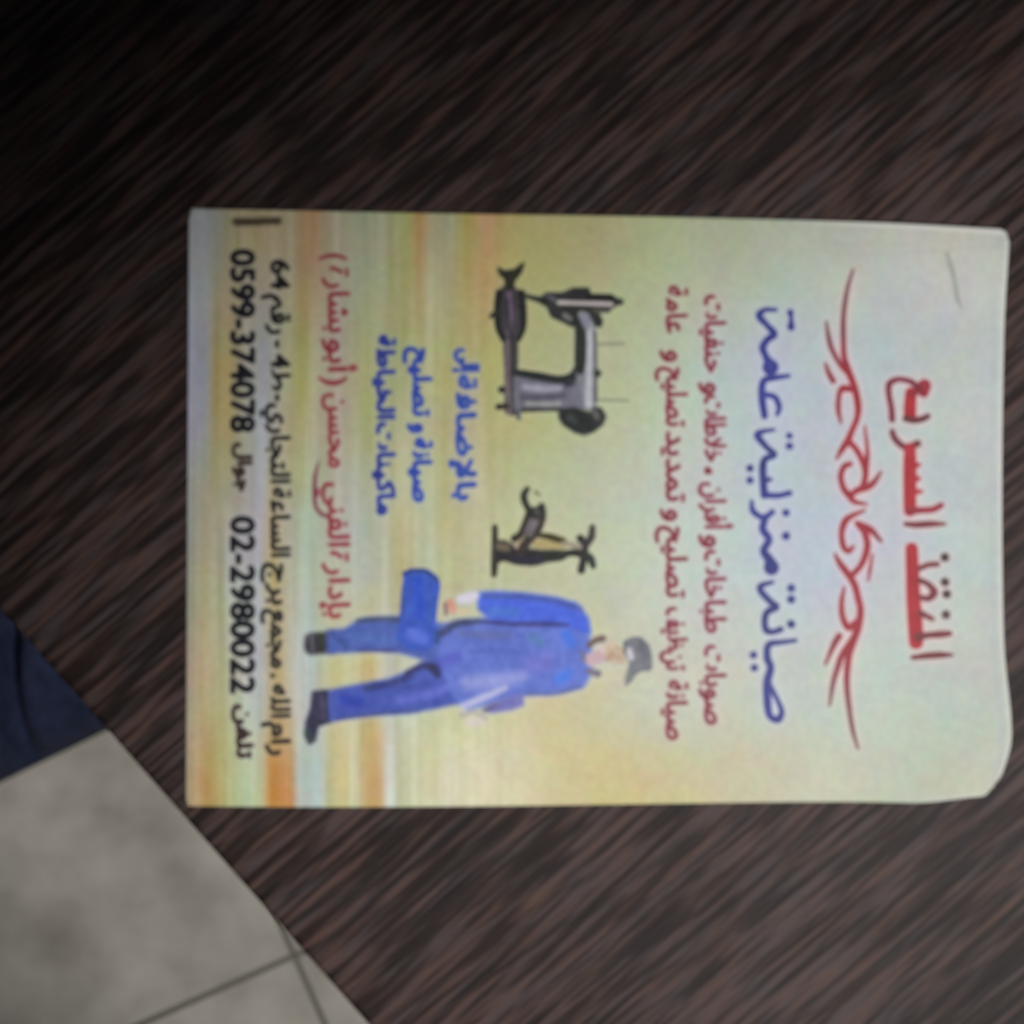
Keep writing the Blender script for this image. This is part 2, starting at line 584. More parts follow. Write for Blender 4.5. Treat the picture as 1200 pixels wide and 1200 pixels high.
def box(name, a0, a1, b0, b1, z0, z1, mat, parent, bevel=0.0):
    vs = []
    for z in (z0, z1):
        for a, b in ((a0, b0), (a1, b0), (a1, b1), (a0, b1)):
            p = mid + ed * a + nr * b
            vs.append((p.x, p.y, z))
    f = [(3, 2, 1, 0), (4, 5, 6, 7), (0, 1, 5, 4), (1, 2, 6, 5), (2, 3, 7, 6), (3, 0, 4, 7)]
    o = mesh_from(name, vs, f, None, mat, parent, False)
    import bmesh
    bm = bmesh.new(); bm.from_mesh(o.data)
    bmesh.ops.recalc_face_normals(bm, faces=bm.faces)
    bm.to_mesh(o.data); bm.free()
    if bevel:
        md = o.modifiers.new("round", 'BEVEL')
        md.width = bevel
        md.segments = 3
    return o


table = bpy.data.objects.new("table", None)
COL.objects.link(table)
table["label"] = "dark brown wood grain table with a slanting edge, lying under the printed card"
table["category"] = "table"
box("table_top", -0.42, 0.42, 0.0, 0.62, -0.022, 0.0, M_WOOD, table, 0.0012)
for a, b in ((-0.36, 0.06), (0.36, 0.06), (-0.36, 0.56), (0.36, 0.56)):
    box("leg", a - 0.025, a + 0.025, b - 0.025, b + 0.025, FLOOR_Z, -0.0222, M_WOOD, table, 0.002)



def Fp(px, py):
    return (px - 600) * S * kz, (600 - py) * S * kz


def make_cloth():
    # outline corners in plan: a soft pile with one vertical fold
    A = [(-330, 560), (330, 480), (170, 834), (-260, 1044)]
    NU, NV = 70, 50
    vs, fs = [], []
    for j in range(NV + 1):
        v = j / NV
        for i in range(NU + 1):
            u = i / NU
            x = (A[0][0] * (1 - u) + A[1][0] * u) * (1 - v) + (A[3][0] * (1 - u) + A[2][0] * u) * v
            y = (A[0][1] * (1 - u) + A[1][1] * u) * (1 - v) + (A[3][1] * (1 - u) + A[2][1] * u) * v
            X, Y = Fp(x, y)
            edge = min(u, 1 - u, v, 1 - v)
            h = 0.004 + 0.035 * (1 - math.exp(-edge * 14))
            fold = math.exp(-((x - 38 - 0.05 * (y - 800)) / 16.0) ** 2)
            fold2 = math.exp(-((x - 78 - 0.18 * (y - 850)) / 22.0) ** 2)
            h += -0.022 * fold * (1 - math.exp(-edge * 20)) + 0.008 * fold2 + 0.004 * math.sin(x * 0.045 + y * 0.03)
            vs.append((X, Y, FLOOR_Z + max(h, 0.002)))
    for j in range(NV):
        for i in range(NU):
            a = j * (NU + 1) + i
            fs.append((a, a + NU + 1, a + NU + 2, a + 1))
    o = mesh_from("blue_cloth", vs, fs, None, M_CLOTH)
    sol = o.modifiers.new("thickness", 'SOLIDIFY')
    sol.thickness = 0.0015
    o["label"] = "dark navy blue cloth with one soft fold, on the floor beyond the table's slanting edge"
    o["category"] = "cloth"
    return o


make_cloth()

# ------------------------------------------------------------------ the printed card
card = bpy.data.objects.new("printed_flyer", None)
COL.objects.link(card)
card["label"] = "pale printed card with Arabic lettering, a blue worker and a sewing machine on dark wood"
card["category"] = "flyer"

RED = (158, 26, 38)
DKRED = (138, 30, 48)
MAROON = (122, 34, 52)
NAVY = (42, 48, 122)
BLUE = (46, 70, 168)
BLACK = (26, 24, 24)

parts = []

# heading
k = Ink(1025, 425, 1130, 790, 0.7)
k.fat = 1.5
for s, c in (
    ([(1066, 461, 12), (1065, 476, 13), (1065, 488, 13)], RED),
    ([(1068, 462, 8), (1074, 457, 9), (1082, 452, 13), (1081, 460, 11)], DKRED),
    ([(1075, 455, 5), (1066, 448, 5), (1052, 445, 5), (1041, 450, 6), (1040, 462, 5.5), (1043, 478, 5.5), (1044, 492, 6)], (112, 30, 50)),
    ([(1060, 491, 6), (1070, 493, 6), (1080, 491, 6), (1086, 488, 5)], (90, 34, 40)),
    ([(1044, 506, 5), (1047, 514, 6), (1055, 522, 6), (1063, 525, 7), (1074, 520, 7)], (96, 30, 44)),
    ([(1065, 526, 12), (1065, 545, 14), (1065, 570, 14), (1065, 598, 13)], RED),
    ([(1066, 546, 7), (1075, 545, 4)], RED), ([(1066, 562, 7), (1075, 561, 4)], RED), ([(1066, 577, 7), (1078, 576, 3)], RED),
    ([(1064, 598, 9), (1078, 598, 6), (1092, 597, 6), (1102, 592, 5)], DKRED),
    ([(1060, 614, 4), (1072, 615, 6), (1090, 614, 6), (1106, 614, 2)], (108, 34, 44)),
    ([(1067, 643, 13), (1068, 670, 14), (1069, 700, 15), (1071, 730, 16), (1072, 752, 15)], RED),
    ([(1076, 666, 5), (1086, 662, 5), (1097, 661, 5)], (112, 40, 48)),
    ([(1106, 653, 9)], (64, 46, 46)),
    ([(1077, 680, 5), (1087, 685, 5), (1093, 694, 8), (1087, 701, 6), (1078, 700, 5)], (104, 34, 44)),
    ([(1106, 682, 9)], (64, 46, 46)), ([(1108, 696, 9)], (64, 46, 46)),
    ([(1077, 718, 6), (1085, 722, 5), (1091, 725, 4)], (112, 38, 46)),
    ([(1107, 720, 9)], (74, 54, 52)),
    ([(1074, 746, 9), (1086, 744, 6), (1100, 743, 7), (1111, 742, 5)], (104, 34, 42)),
    ([(1068, 770, 4), (1084, 768, 6), (1100, 767, 6), (1114, 767, 2)], (104, 36, 42)),
):
    k.stroke(s, c, 1.3)
k.halo((228, 190, 192), 0.7, 5.0)
parts.append((k, "heading_lettering", "large red Arabic heading"))

# sub-heading
k = Ink(865, 345, 945, 865, 0.7)
k.fat = 0.8
for s in (
    [(908, 364, 4), (895, 364, 5), (889, 371, 8), (898, 382, 6), (906, 392, 8), (898, 399, 7), (893, 408, 8), (896, 417, 7), (900, 425, 10)],
    [(901, 428, 13), (902, 431, 18)],
    [(925, 367, 7), (926, 374, 4), (926, 384, 8)],
    [(923, 441, 4), (908, 443, 6), (894, 447, 7), (892, 465, 8), (895, 488, 7)],
    [(897, 463, 6), (907, 466, 6), (912, 477, 6), (910, 486, 4)],
    [(906, 504, 3), (893, 506, 5), (887, 511, 8), (897, 524, 6), (906, 533, 7), (896, 538, 7), (893, 548, 8), (894, 572, 8), (895, 580, 9)],
    [(894, 563, 6), (902, 562, 4)],
    [(924, 511, 7)], [(924, 523, 8)],
    [(895, 580, 7), (910, 581, 6), (924, 578, 6)],
    [(878, 549, 8)], [(878, 563, 8)],
    [(880, 587, 3), (881, 598, 6), (889, 605, 6), (896, 606, 6), (904, 600, 6)],
    [(920, 601, 8)],
    [(896, 606, 7), (893, 620, 8), (900, 632, 8), (894, 645, 8), (900, 655, 10)],
    [(902, 660, 13), (903, 665, 17)],
    [(920, 628, 9)],
    [(904, 682, 4), (891, 686, 6), (891, 693, 7), (903, 706, 7), (908, 711, 8), (898, 717, 7), (895, 727, 7), (897, 738, 7), (905, 740, 6), (914, 737, 6)],
    [(926, 689, 9)], [(926, 702, 9)], [(926, 731, 9)],
    [(931, 750, 4), (916, 752, 5), (900, 755, 7), (898, 770, 8), (902, 782, 8), (898, 800, 9), (899, 830, 8), (903, 840, 7), (911, 842, 8), (915, 834, 6), (912, 824, 5), (906, 812, 5), (901, 803, 6)],
    [(882, 767, 8)], [(883, 782, 8)],
):
    k.stroke(s, NAVY, 1.3)
k.rgb = k.rgb + (fnoise(k.X, k.Y, 44, 60)[..., None] - 0.5) * np.array([10, 10, 40])
k.halo((196, 198, 232), 0.6, 6.0)
parts.append((k, "subheading_lettering", "dark blue Arabic line under the red swirl"))

# swirl ornament
k = Ink(955, 310, 1040, 885, 0.7)
k.fat = 2.0
for s in (
    [(997, 318, 1), (991, 340, 3), (987, 370, 4), (987, 400, 4), (988, 420, 5), (993, 436, 6), (1000, 455, 6), (1004, 475, 6), (1003, 490, 5), (997, 505, 5), (992, 517, 6), (986, 526, 5), (979, 538, 1)],
    [(967, 378, 1), (971, 402, 4), (976, 415, 4), (985, 430, 4), (993, 438, 5)],
    [(966, 427, 1.5), (970, 438, 4), (975, 447, 5)],
    [(984, 496, 1), (981, 480, 4), (982, 463, 4), (986, 456, 6), (993, 456, 6), (1000, 457, 5)],
    [(992, 516, 5), (1002, 527, 5), (1009, 540, 5), (1013, 555, 5), (1010, 570, 5)],
    [(1012, 500, 0.6), (1015, 530, 3), (1013, 552, 5)],
    [(995, 544, 4), (988, 547, 5), (984, 558, 5), (987, 572, 5), (994, 581, 6), (1000, 588, 4), (1014, 591, 1)],
    [(995, 580, 4), (1005, 574, 6), (1015, 571, 6), (1023, 565, 5), (1031, 553, 1)],
    [(1012, 598, 1), (998, 604, 4), (989, 611, 6), (985, 625, 5), (987, 640, 5), (993, 646, 4), (998, 641, 3)],
    [(1003, 613, 4), (1010, 618, 9), (1020, 622, 6), (1031, 634, 2)],
    [(1011, 620, 6), (1015, 637, 6), (1013, 650, 6), (1007, 663, 5), (998, 673, 5)],
    [(1021, 650, 1), (1018, 668, 2), (1016, 680, 0.6)],
    [(977, 649, 1), (983, 660, 5), (992, 672, 6), (1000, 685, 6), (1004, 700, 6), (1007, 715, 6), (1004, 735, 7), (998, 752, 7), (993, 770, 6), (991, 800, 5), (994, 830, 4), (998, 855, 3), (1004, 876, 1)],
    [(988, 688, 1), (985, 705, 4), (986, 722, 5), (993, 735, 6), (1002, 729, 6)],
    [(982, 745, 6), (976, 755, 5), (966, 778, 1)],
    [(1000, 745, 5), (986, 766, 5), (980, 783, 5), (975, 800, 4), (971, 826, 1)],
):
    k.stroke(s, (142, 28, 42), 1.2)
# the swirl's tips are printed darker and greyer than its middle
g = (smooth((450 - k.Y) / 110) + smooth((k.Y - 760) / 90) + 0.6 * smooth((k.X - 1016) / 12) + 0.6 * smooth((987 - k.X) / 8) * 0.7)[..., None]
k.rgb = k.rgb * (1 - np.clip(g, 0, 1) * 0.7) + np.array((96, 78, 78)) * np.clip(g, 0, 1) * 0.7
k.halo((230, 188, 194), 0.75, 5.0)
parts.append((k, "swirl_ornament", None))

# two maroon service lines
def line(x0, y0, x1, y1, words, base, size, col, grow, name, label, halo=None, soft=0.7, op=1.0, st=0.7):
    k = Ink(x0, y0, x1, y1, st)
    for w in words:
        txt, ya, yb = w[0], w[1], w[2]
        b = w[3] if len(w) > 3 else base
        c = w[4] if len(w) > 4 else col
        sz = w[5] if len(w) > 5 else size
        set_word(k, txt, ya, yb, b, sz, c, grow, soft, op)
    if halo:
        k.halo(halo[0], halo[1], halo[2])
    parts.append((k, name, label))
    return k


line(805, 335, 870, 865, [("حنفيات", 347, 437), ("و", 449, 462), ("خلاطات", 464, 541), ("،", 548, 556), ("أفران", 566, 620), ("و", 627, 641),
                          ("طباخات", 645, 741), ("صوبات", 756, 848)], 826, 34, MAROON, 1.0, "service_line", "maroon Arabic line beside the dark blue one",
     ((218, 192, 204), 0.5, 6.0))
line(760, 325, 822, 880, [("عامة", 336, 391), ("و", 411, 424), ("تصليح", 431, 500), ("تمديد", 506, 588), ("و", 597, 610), ("تصليح", 617, 700),
                          ("تنظيف", 712, 785), ("صيانة", 797, 866)], 781, 34, MAROON, 1.0, "service_line", "maroon Arabic line nearest the worker's cap",
     ((220, 192, 196), 0.5, 6.0))

# three blue lines
line(525, 405, 575, 595, [("إلى", 410, 437, 540), ("بالإضافة", 440, 586)], 536, 31, (50, 76, 164), 1.5, "blue_line", None, ((180, 188, 226), 0.5, 5.0))
line(470, 400, 522, 600, [("تصليح", 408, 488), ("و", 497, 507), ("صيانة", 514, 588)], 485, 30, BLUE, 1.6, "blue_line", None, ((184, 196, 214), 0.4, 5.0))
line(425, 385, 478, 610, [("الخياطة", 394, 491), ("ماكينات", 496, 603)], 443, 29, (46, 60, 146), 1.6, "blue_line", None, ((184, 196, 214), 0.4, 5.0))

# red owner line with its long swash
k = line(355, 290, 425, 735, [("(", 299, 306, 383), ("بشارة", 314, 390), ("أبو", 398, 437), (")", 442, 452, 383), ("محسن", 462, 548),
                              ("الفني", 566, 640), ("بإدارة", 646, 724)], 386, 35, (146, 48, 62), 0.9, "owner_line", None, ((204, 180, 178), 0.4, 5.0))
k.stroke([(384, 605, 5), (376, 601, 5), (370, 590, 5), (370, 560, 5), (374, 542, 2)], (128, 70, 84), 1.3)

# black address and telephone lines
line(300, 295, 356, 890, [("64", 306, 340), ("رقم", 346, 392), ("-", 400, 408), ("ط4", 416, 458), ("-", 463, 470), ("التجاري", 474, 566),
                          ("الساعة", 572, 652), ("برج", 660, 708), ("مجمع", 714, 782), (".", 789, 794), ("الله", 802, 840), ("رام", 846, 884)],
     319, 31, BLACK, 1.1, "address_line", None, ((196, 198, 200), 0.25, 5.0))
line(255, 285, 312, 895, [("0599-374078", 294, 506), ("جوال", 520, 576, 279, (58, 44, 40), 25), ("02-2980022", 606, 812),
                          ("تلفن", 826, 888, 279, (54, 32, 36), 26)],
     272, 39, (16, 16, 26), 1.45, "telephone_line", None, ((200, 198, 206), 0.3, 5.0))

# dark bar at the card's border, and the pencil scratch in the corner
k = Ink(262, 246, 342, 274, 0.8)
k.poly([(273, 257), (331, 256), (330, 264), (274, 265)], (64, 55, 42), 2.0)
parts.append((k, "dark_bar", "short dark bar at the card's border"))
k = Ink(1095, 288, 1140, 375, 0.8)
k.stroke([(1105, 300, 4), (1110, 314, 4.5), (1116, 334, 4), (1119, 350, 4.5), (1125, 362, 2)], (138, 144, 134), 1.8)
parts.append((k, "pencil_mark", "grey pencil scratch in the pale corner"))

# sewing machine
def sewing():
    k = Ink(565, 300, 750, 520, 0.7)
    k.fat = 1.4
    D, B_ = (40, 40, 40), (22, 24, 24)
    k.stroke([(700, 404, 2), (730, 403, 2)], (132, 138, 116), 1.2, 0.8)
    k.stroke([(702, 469, 2), (736, 470, 2)], (132, 138, 124), 1.2, 0.8)
    # bed
    k.poly([(590, 336), (602, 336), (611, 344), (614, 360), (613, 384), (607, 400), (606, 440), (606, 488), (592, 484), (592, 440), (590, 398), (583, 388), (582, 343)], (64, 58, 64), 1.2)
    k.stroke([(585, 344, 7), (583, 362, 7), (584, 384, 6), (590, 398, 5)], B_, 1.4)
    k.stroke([(611, 344, 7), (613, 362, 7), (613, 384, 6), (608, 398, 4)], B_, 1.4)
    k.stroke([(597, 345, 4), (598, 372, 4), (597, 392, 4)], (112, 96, 122), 2.0)
    k.stroke([(594, 352, 3), (596, 378, 3), (600, 400, 4), (602, 430, 4), (602, 470, 5)], (44, 42, 44), 1.5, 0.8)
    k.stroke([(595, 400, 3), (595, 440, 3), (597, 486, 3)], (122, 106, 112), 1.5, 0.8)
    k.stroke([(576, 371, 4), (583, 366, 6)], D, 1.3)
    k.poly([(583, 313), (590, 318), (602, 317), (615, 307), (611, 320), (603, 330), (601, 340), (592, 339), (592, 328), (585, 322)], (36, 34, 22), 1.2)
    k.stroke([(588, 457, 7)], B_, 1.3)
    k.stroke([(584, 477, 6), (594, 476, 5)], (40, 34, 26), 1.3)
    k.stroke([(607, 470, 4), (608, 491, 3)], (70, 76, 92), 1.3)
    # pillar
    k.poly([(602, 434), (628, 440), (660, 445), (690, 440), (698, 452), (698, 478), (660, 481), (612, 482), (603, 478)], (108, 108, 122), 1.2)
    k.stroke([(615, 454, 6), (640, 456, 7), (656, 455, 5)], (156, 152, 172), 2.4)
    k.stroke([(612, 466, 6), (636, 466, 6), (660, 464, 6)], (84, 84, 98), 2.2)
    k.stroke([(618, 473, 4), (640, 474, 4), (655, 473, 4)], (150, 150, 152), 1.8)
    k.stroke([(612, 481, 4), (636, 480, 3), (656, 480, 3)], (52, 54, 52), 1.3)
    k.stroke([(605, 437, 7), (630, 441, 8), (655, 445, 8), (670, 442, 9), (678, 432, 10)], (24, 30, 32), 1.3)
    k.stroke([(664, 450, 6), (670, 449, 6)], (40, 42, 56), 1.6)
    # arm
    k.poly([(672, 372), (686, 366), (696, 372), (698, 400), (698, 476), (686, 480), (680, 450), (674, 436), (674, 390)], (128, 130, 140), 1.2)
    k.stroke([(676, 376, 7), (680, 390, 11), (680, 420, 12), (679, 434, 9)], (34, 38, 32), 1.4)
    k.stroke([(691, 380, 5), (691, 410, 5), (690, 440, 6), (690, 474, 7)], (182, 182, 192), 2.0)
    k.stroke([(697, 390, 2.5), (698, 420, 2.5), (698, 470, 3)], (96, 98, 96), 1.2)
    k.stroke([(684, 372, 9), (688, 382, 8)], (134, 136, 152), 2.2)
    # head and plate
    k.poly([(612, 344), (622, 347), (634, 349), (640, 344), (658, 344), (672, 338), (690, 338), (692, 346), (716, 346), (722, 350), (730, 352), (730, 357), (722, 358),
            (714, 364), (700, 366), (706, 376), (704, 384), (697, 382), (690, 366), (678, 364), (672, 384), (660, 378), (646, 372), (641, 360), (630, 354), (618, 350)], (34, 36, 36), 1.1)
    k.stroke([(655, 355, 4), (690, 356, 4), (716, 357, 4)], (186, 176, 176), 1.3)
    k.stroke([(642, 347, 4), (650, 352, 4)], (84, 84, 92), 1.6)
    k.stroke([(662, 370, 5), (668, 374, 5)], (116, 116, 116), 1.8)
    k.stroke([(697, 364, 5), (712, 364, 5)], (74, 68, 64), 1.5)
    k.stroke([(690, 348, 5), (716, 349, 5)], (12, 12, 12), 1.2)
    k.stroke([(700, 438, 8)], (56, 58, 56), 1.5)
    # hand wheel
    k.poly([(655, 480), (672, 478), (692, 484), (696, 478), (704, 478), (710, 488), (706, 498), (696, 506), (684, 510), (672, 506), (660, 498), (655, 490)], (26, 30, 30), 1.3)
    k.stroke([(668, 489, 7), (674, 494, 5)], (58, 66, 66), 2.2)
    k.stroke([(697, 484, 6), (700, 490, 5)], (86, 82, 82), 1.6)
    k.stroke([(680, 494, 6)], (16, 20, 30), 1.6)
    k.halo((196, 200, 172), 0.4, 6.0)
    parts.append((k, "sewing_machine_picture", "grey and black picture of an old sewing machine"))


sewing()


def grinder():
    k = Ink(568, 562, 712, 690, 0.7)
    k.fat = 2.2
    k.stroke([(628, 637, 8), (644, 639, 8), (660, 639, 7)], (170, 154, 104), 1.8)
    k.stroke([(629, 627, 4), (644, 629, 6), (660, 634, 6)], (64, 54, 20), 1.3)
    k.stroke([(660, 637, 4), (672, 639, 4), (680, 642, 4)], (150, 140, 124), 1.5)
    k.stroke([(580, 618, 5), (580, 640, 6), (580, 655, 7), (579, 673, 5)], (46, 46, 36), 1.3)
    k.poly([(583, 634), (592, 634), (606, 642), (640, 646), (660, 646), (664, 652), (658, 656), (640, 658), (628, 662), (606, 661), (590, 656), (582, 660)], (26, 24, 28), 1.3)
    k.stroke([(602, 655, 7), (622, 656, 8), (634, 655, 6)], (24, 20, 42), 1.8)
    k.stroke([(640, 651, 7), (658, 651, 6)], (16, 26, 14), 1.6)
    k.stroke([(586, 640, 8), (594, 642, 7)], (104, 92, 76), 2.2)
    k.stroke([(606, 640, 5), (613, 634, 6), (618, 627, 5)], (176, 158, 136), 2.0)
    k.stroke([(603, 631, 7), (610, 626, 6), (616, 614, 7), (621, 602, 8)], (38, 32, 20), 1.4)
    k.stroke([(612, 640, 6), (622, 630, 8), (630, 618, 10), (634, 606, 10)], (52, 44, 42), 1.5)
    k.stroke([(618, 624, 6), (624, 610, 7)], (104, 94, 102), 2.0)
    k.poly([(616, 594), (628, 596), (636, 588), (639, 600), (636, 612), (624, 606), (618, 602)], (22, 24, 24), 1.3)
    k.stroke([(629, 600, 4)], (70, 76, 74), 1.6)
    k.stroke([(619, 596, 5), (615, 588, 6), (614, 580, 6), (618, 573, 4)], (34, 38, 30), 1.4)
    k.stroke([(628, 577, 3), (632, 580, 2)], (120, 118, 80), 1.5, 0.8)
    k.stroke([(680, 631, 7), (684, 636, 6)], (28, 26, 28), 1.3)
    k.stroke([(694, 618, 5), (693, 628, 7), (689, 636, 6)], (54, 52, 50), 1.4)
    k.stroke([(672, 647, 5), (682, 650, 7), (691, 654, 8), (695, 663, 5)], (38, 48, 44), 1.3)
    k.stroke([(684, 654, 6), (681, 668, 7)], (32, 34, 32), 1.3)
    k.stroke([(656, 651, 8), (668, 648, 6), (682, 648, 7)], (30, 34, 28), 1.3)
    k.stroke([(684, 634, 5), (686, 642, 5), (684, 650, 6)], (38, 38, 38), 1.3)
    k.stroke([(634, 606, 8), (626, 622, 9), (616, 638, 8), (610, 648, 8)], (48, 40, 36), 1.5)
    k.stroke([(628, 612, 4), (621, 626, 4)], (112, 102, 108), 2.0)
    k.halo((204, 202, 170), 0.4, 6.0)
    parts.append((k, "meat_grinder_picture", "black picture of a hand cranked meat grinder"))


grinder()


def worker():
    k = Ink(348, 680, 735, 885, 0.8)
    # far boot and leg
    k.poly([(358, 744), (366, 741), (380, 740), (392, 737), (394, 764), (378, 766), (362, 767), (357, 760)], (52, 50, 60), 2.0)
    k.stroke([(366, 746, 3), (367, 762, 3)], (112, 114, 122), 1.6)
    k.stroke([(377, 744, 5), (377, 762, 4)], (40, 48, 34), 1.8)
    k.poly([(384, 738), (404, 736), (416, 728), (430, 723), (470, 722), (520, 730), (550, 734), (552, 778), (520, 776), (492, 772), (468, 765), (436, 763), (404, 765), (384, 766)], (70, 92, 172), 2.0)
    k.stroke([(420, 727, 5), (445, 725, 6), (470, 726, 7)], (62, 74, 104), 2.5, 0.9)
    k.stroke([(412, 744, 8), (440, 748, 12), (464, 750, 8)], (76, 104, 180), 4, 0.8)
    k.stroke([(390, 744, 5), (402, 752, 6), (406, 762, 4)], (52, 72, 136), 2.5, 0.8)
    k.stroke([(420, 762, 3), (440, 762, 3), (462, 762, 4)], (66, 66, 124), 2, 0.9)
    # near boot and leg
    k.poly([(366, 809), (386, 807), (390, 846), (374, 851), (371, 868), (363, 873), (357, 862), (358, 846), (364, 828)], (46, 46, 72), 1.4)
    k.stroke([(361, 856, 6), (364, 868, 5)], (48, 66, 60), 2)
    k.stroke([(377, 814, 4), (380, 840, 4)], (82, 70, 104), 2.2, 0.8)
    k.poly([(385, 808), (420, 801), (455, 795), (482, 784), (497, 773), (515, 768), (552, 772), (566, 800), (548, 822), (512, 830), (480, 836), (440, 838), (404, 842), (386, 846)], (64, 82, 172), 2.0)
    k.stroke([(404, 820, 12), (420, 822, 14)], (42, 62, 170), 4, 0.9)
    k.stroke([(430, 806, 8), (460, 800, 8), (480, 792, 7)], (44, 54, 112), 3, 0.9)
    k.stroke([(478, 788, 6), (496, 780, 7), (512, 782, 9)], (38, 36, 88), 3, 0.95)
    k.stroke([(470, 820, 9), (500, 814, 10), (524, 806, 9)], (98, 110, 206), 5, 0.85)
    k.stroke([(395, 842, 4), (440, 836, 4), (490, 832, 4)], (66, 76, 138), 2, 0.8)
    k.stroke([(506, 782, 9), (513, 790, 8)], (30, 36, 76), 3, 0.9)
    k.stroke([(560, 735, 4), (556, 752, 4), (548, 764, 3)], (70, 84, 160), 3, 0.6)
    k.stroke([(440, 800, 5), (470, 806, 5), (500, 800, 5)], (52, 66, 146), 3, 0.6)
    # jacket
    k.poly([(513, 740), (524, 730), (545, 726), (580, 722), (640, 726), (676, 724), (690, 742), (694, 765), (693, 790), (684, 806), (650, 813), (618, 815), (600, 818),
            (572, 826), (548, 832), (530, 818), (520, 790), (513, 765)], (92, 112, 200), 2.2)
    k.stroke([(518, 742, 9), (535, 731, 9), (560, 728, 7)], (54, 62, 104), 2.5, 0.9)
    k.stroke([(540, 742, 8), (570, 744, 10), (596, 744, 8)], (92, 104, 164), 5, 0.8)
    k.stroke([(520, 776, 14), (535, 770, 12)], (80, 86, 190), 5, 0.8)
    k.stroke([(548, 800, 16), (580, 798, 18), (612, 792, 12)], (150, 156, 216), 8, 0.8)
    k.stroke([(543, 827, 7), (560, 820, 9), (592, 806, 6)], (208, 204, 228), 4.5, 0.8)
    k.stroke([(640, 776, 22), (622, 778, 18)], (108, 110, 198), 7, 0.8)
    k.stroke([(664, 744, 14), (668, 752, 14)], (64, 112, 222), 5, 0.9)
    k.stroke([(655, 796, 12), (664, 790, 12)], (66, 116, 226), 5, 0.9)
    k.stroke([(624, 746, 12), (634, 752, 10)], (76, 120, 168), 5, 0.7)
    k.stroke([(617, 812, 4), (650, 812, 5), (680, 804, 5)], (84, 96, 158), 2.5, 0.8)
    k.stroke([(548, 764, 4), (580, 762, 3), (610, 764, 3)], (76, 92, 176), 2.5, 0.7)
    # near sleeve
    k.poly([(560, 694), (575, 692), (612, 694), (650, 699), (676, 706), (690, 724), (693, 744), (670, 736), (640, 733), (600, 729), (574, 726), (560, 714)], (66, 96, 214), 2.0)
    k.stroke([(568, 698, 6), (610, 699, 6), (650, 704, 6), (680, 714, 7)], (66, 82, 158), 2.5, 0.8)
    k.stroke([(575, 716, 9), (605, 718, 10)], (66, 112, 196), 4, 0.8)
    k.stroke([(566, 728, 4), (600, 731, 5), (636, 731, 6), (664, 732, 4)], (50, 52, 120), 2, 0.95)
    # cuff and hand on the handle
    k.stroke([(540, 702, 10), (550, 700, 12), (557, 698, 9)], (206, 202, 222), 2.4)
    k.stroke([(528, 706, 10), (531, 714, 10)], (204, 150, 130), 2.0)
    k.stroke([(522, 708, 4), (523, 719, 4)], (126, 86, 82), 1.8)
    k.stroke([(538, 716, 6), (549, 716, 5)], (206, 190, 156), 2.0)
    # far arm, white cloth edge and far hand
    k.poly([(570, 828), (590, 818), (612, 812), (615, 826), (600, 832), (572, 836)], (112, 112, 182), 1.6)
    k.stroke([(568, 832, 6), (582, 826, 6)], (92, 86, 132), 2, 0.8)
    k.stroke([(541, 838, 5), (556, 834, 4), (570, 842, 4)], (158, 146, 156), 2.6, 0.6)
    k.stroke([(552, 846, 10), (564, 846, 8)], (212, 202, 196), 3.0, 0.8)
    # neck, collar and pale face
    k.stroke([(693, 772, 16), (704, 768, 16)], (196, 170, 178), 3.0)
    k.stroke([(716, 762, 20), (722, 768, 20)], (196, 172, 148), 4.0, 0.9)
    k.stroke([(712, 772, 6), (718, 766, 6)], (172, 138, 118), 2.5, 0.8)
    k.stroke([(728, 762, 8), (730, 774, 8)], (186, 164, 142), 3.0, 0.8)
    k.stroke([(723, 758, 2.5)], (110, 92, 84), 1.4, 0.7)
    k.stroke([(724, 770, 2.5)], (110, 92, 84), 1.4, 0.7)
    k.stroke([(690, 756, 6), (698, 750, 7), (706, 748, 8)], (104, 82, 80), 2.0)
    k.stroke([(682, 764, 6), (684, 774, 6)], (112, 110, 136), 2.5, 0.8)
    k.stroke([(690, 786, 7), (700, 789, 9)], (112, 104, 122), 2.2)
    k.stroke([(703, 758, 4), (706, 762, 4)], (216, 192, 196), 2.0)
    k.halo((196, 206, 220), 0.4, 5.0)
    k.label_ = 1
    parts.append((k, "worker_picture", "picture of a walking worker in blue overalls"))
    t = Ink(458, 660, 525, 765, 0.8)
    t.poly([(474, 671), (484, 667), (500, 668), (512, 675), (516, 686), (513, 706), (510, 736), (512, 750), (500, 762), (478, 760), (464, 748), (468, 735), (470, 715), (472, 690)], (50, 84, 186), 1.3)
    t.stroke([(490, 680, 12), (491, 705, 12), (492, 722, 10)], (38, 78, 196), 4, 0.9)
    t.stroke([(474, 672, 4), (484, 669, 5), (500, 670, 5), (512, 680, 5)], (40, 62, 128), 2, 0.9)
    t.stroke([(474, 690, 4), (472, 720, 4)], (56, 74, 140), 2, 0.8)
    t.stroke([(482, 744, 16), (496, 748, 14)], (92, 116, 220), 5, 0.9)
    t.stroke([(506, 700, 5), (504, 730, 5)], (46, 88, 172), 2.5, 0.8)
    t.stroke([(512, 742, 6), (513, 752, 5)], (46, 74, 130), 2.5, 0.8)
    parts.append((t, "toolbox", None))
    c = Ink(722, 738, 775, 815, 0.7)
    c.poly([(730, 752), (742, 746), (752, 747), (760, 756), (764, 770), (763, 785), (752, 786), (744, 790), (738, 800), (733, 801), (735, 788), (738, 776), (732, 766)], (112, 114, 122), 1.6)
    c.stroke([(752, 758, 9), (756, 770, 9)], (96, 98, 110), 3.0, 0.9)
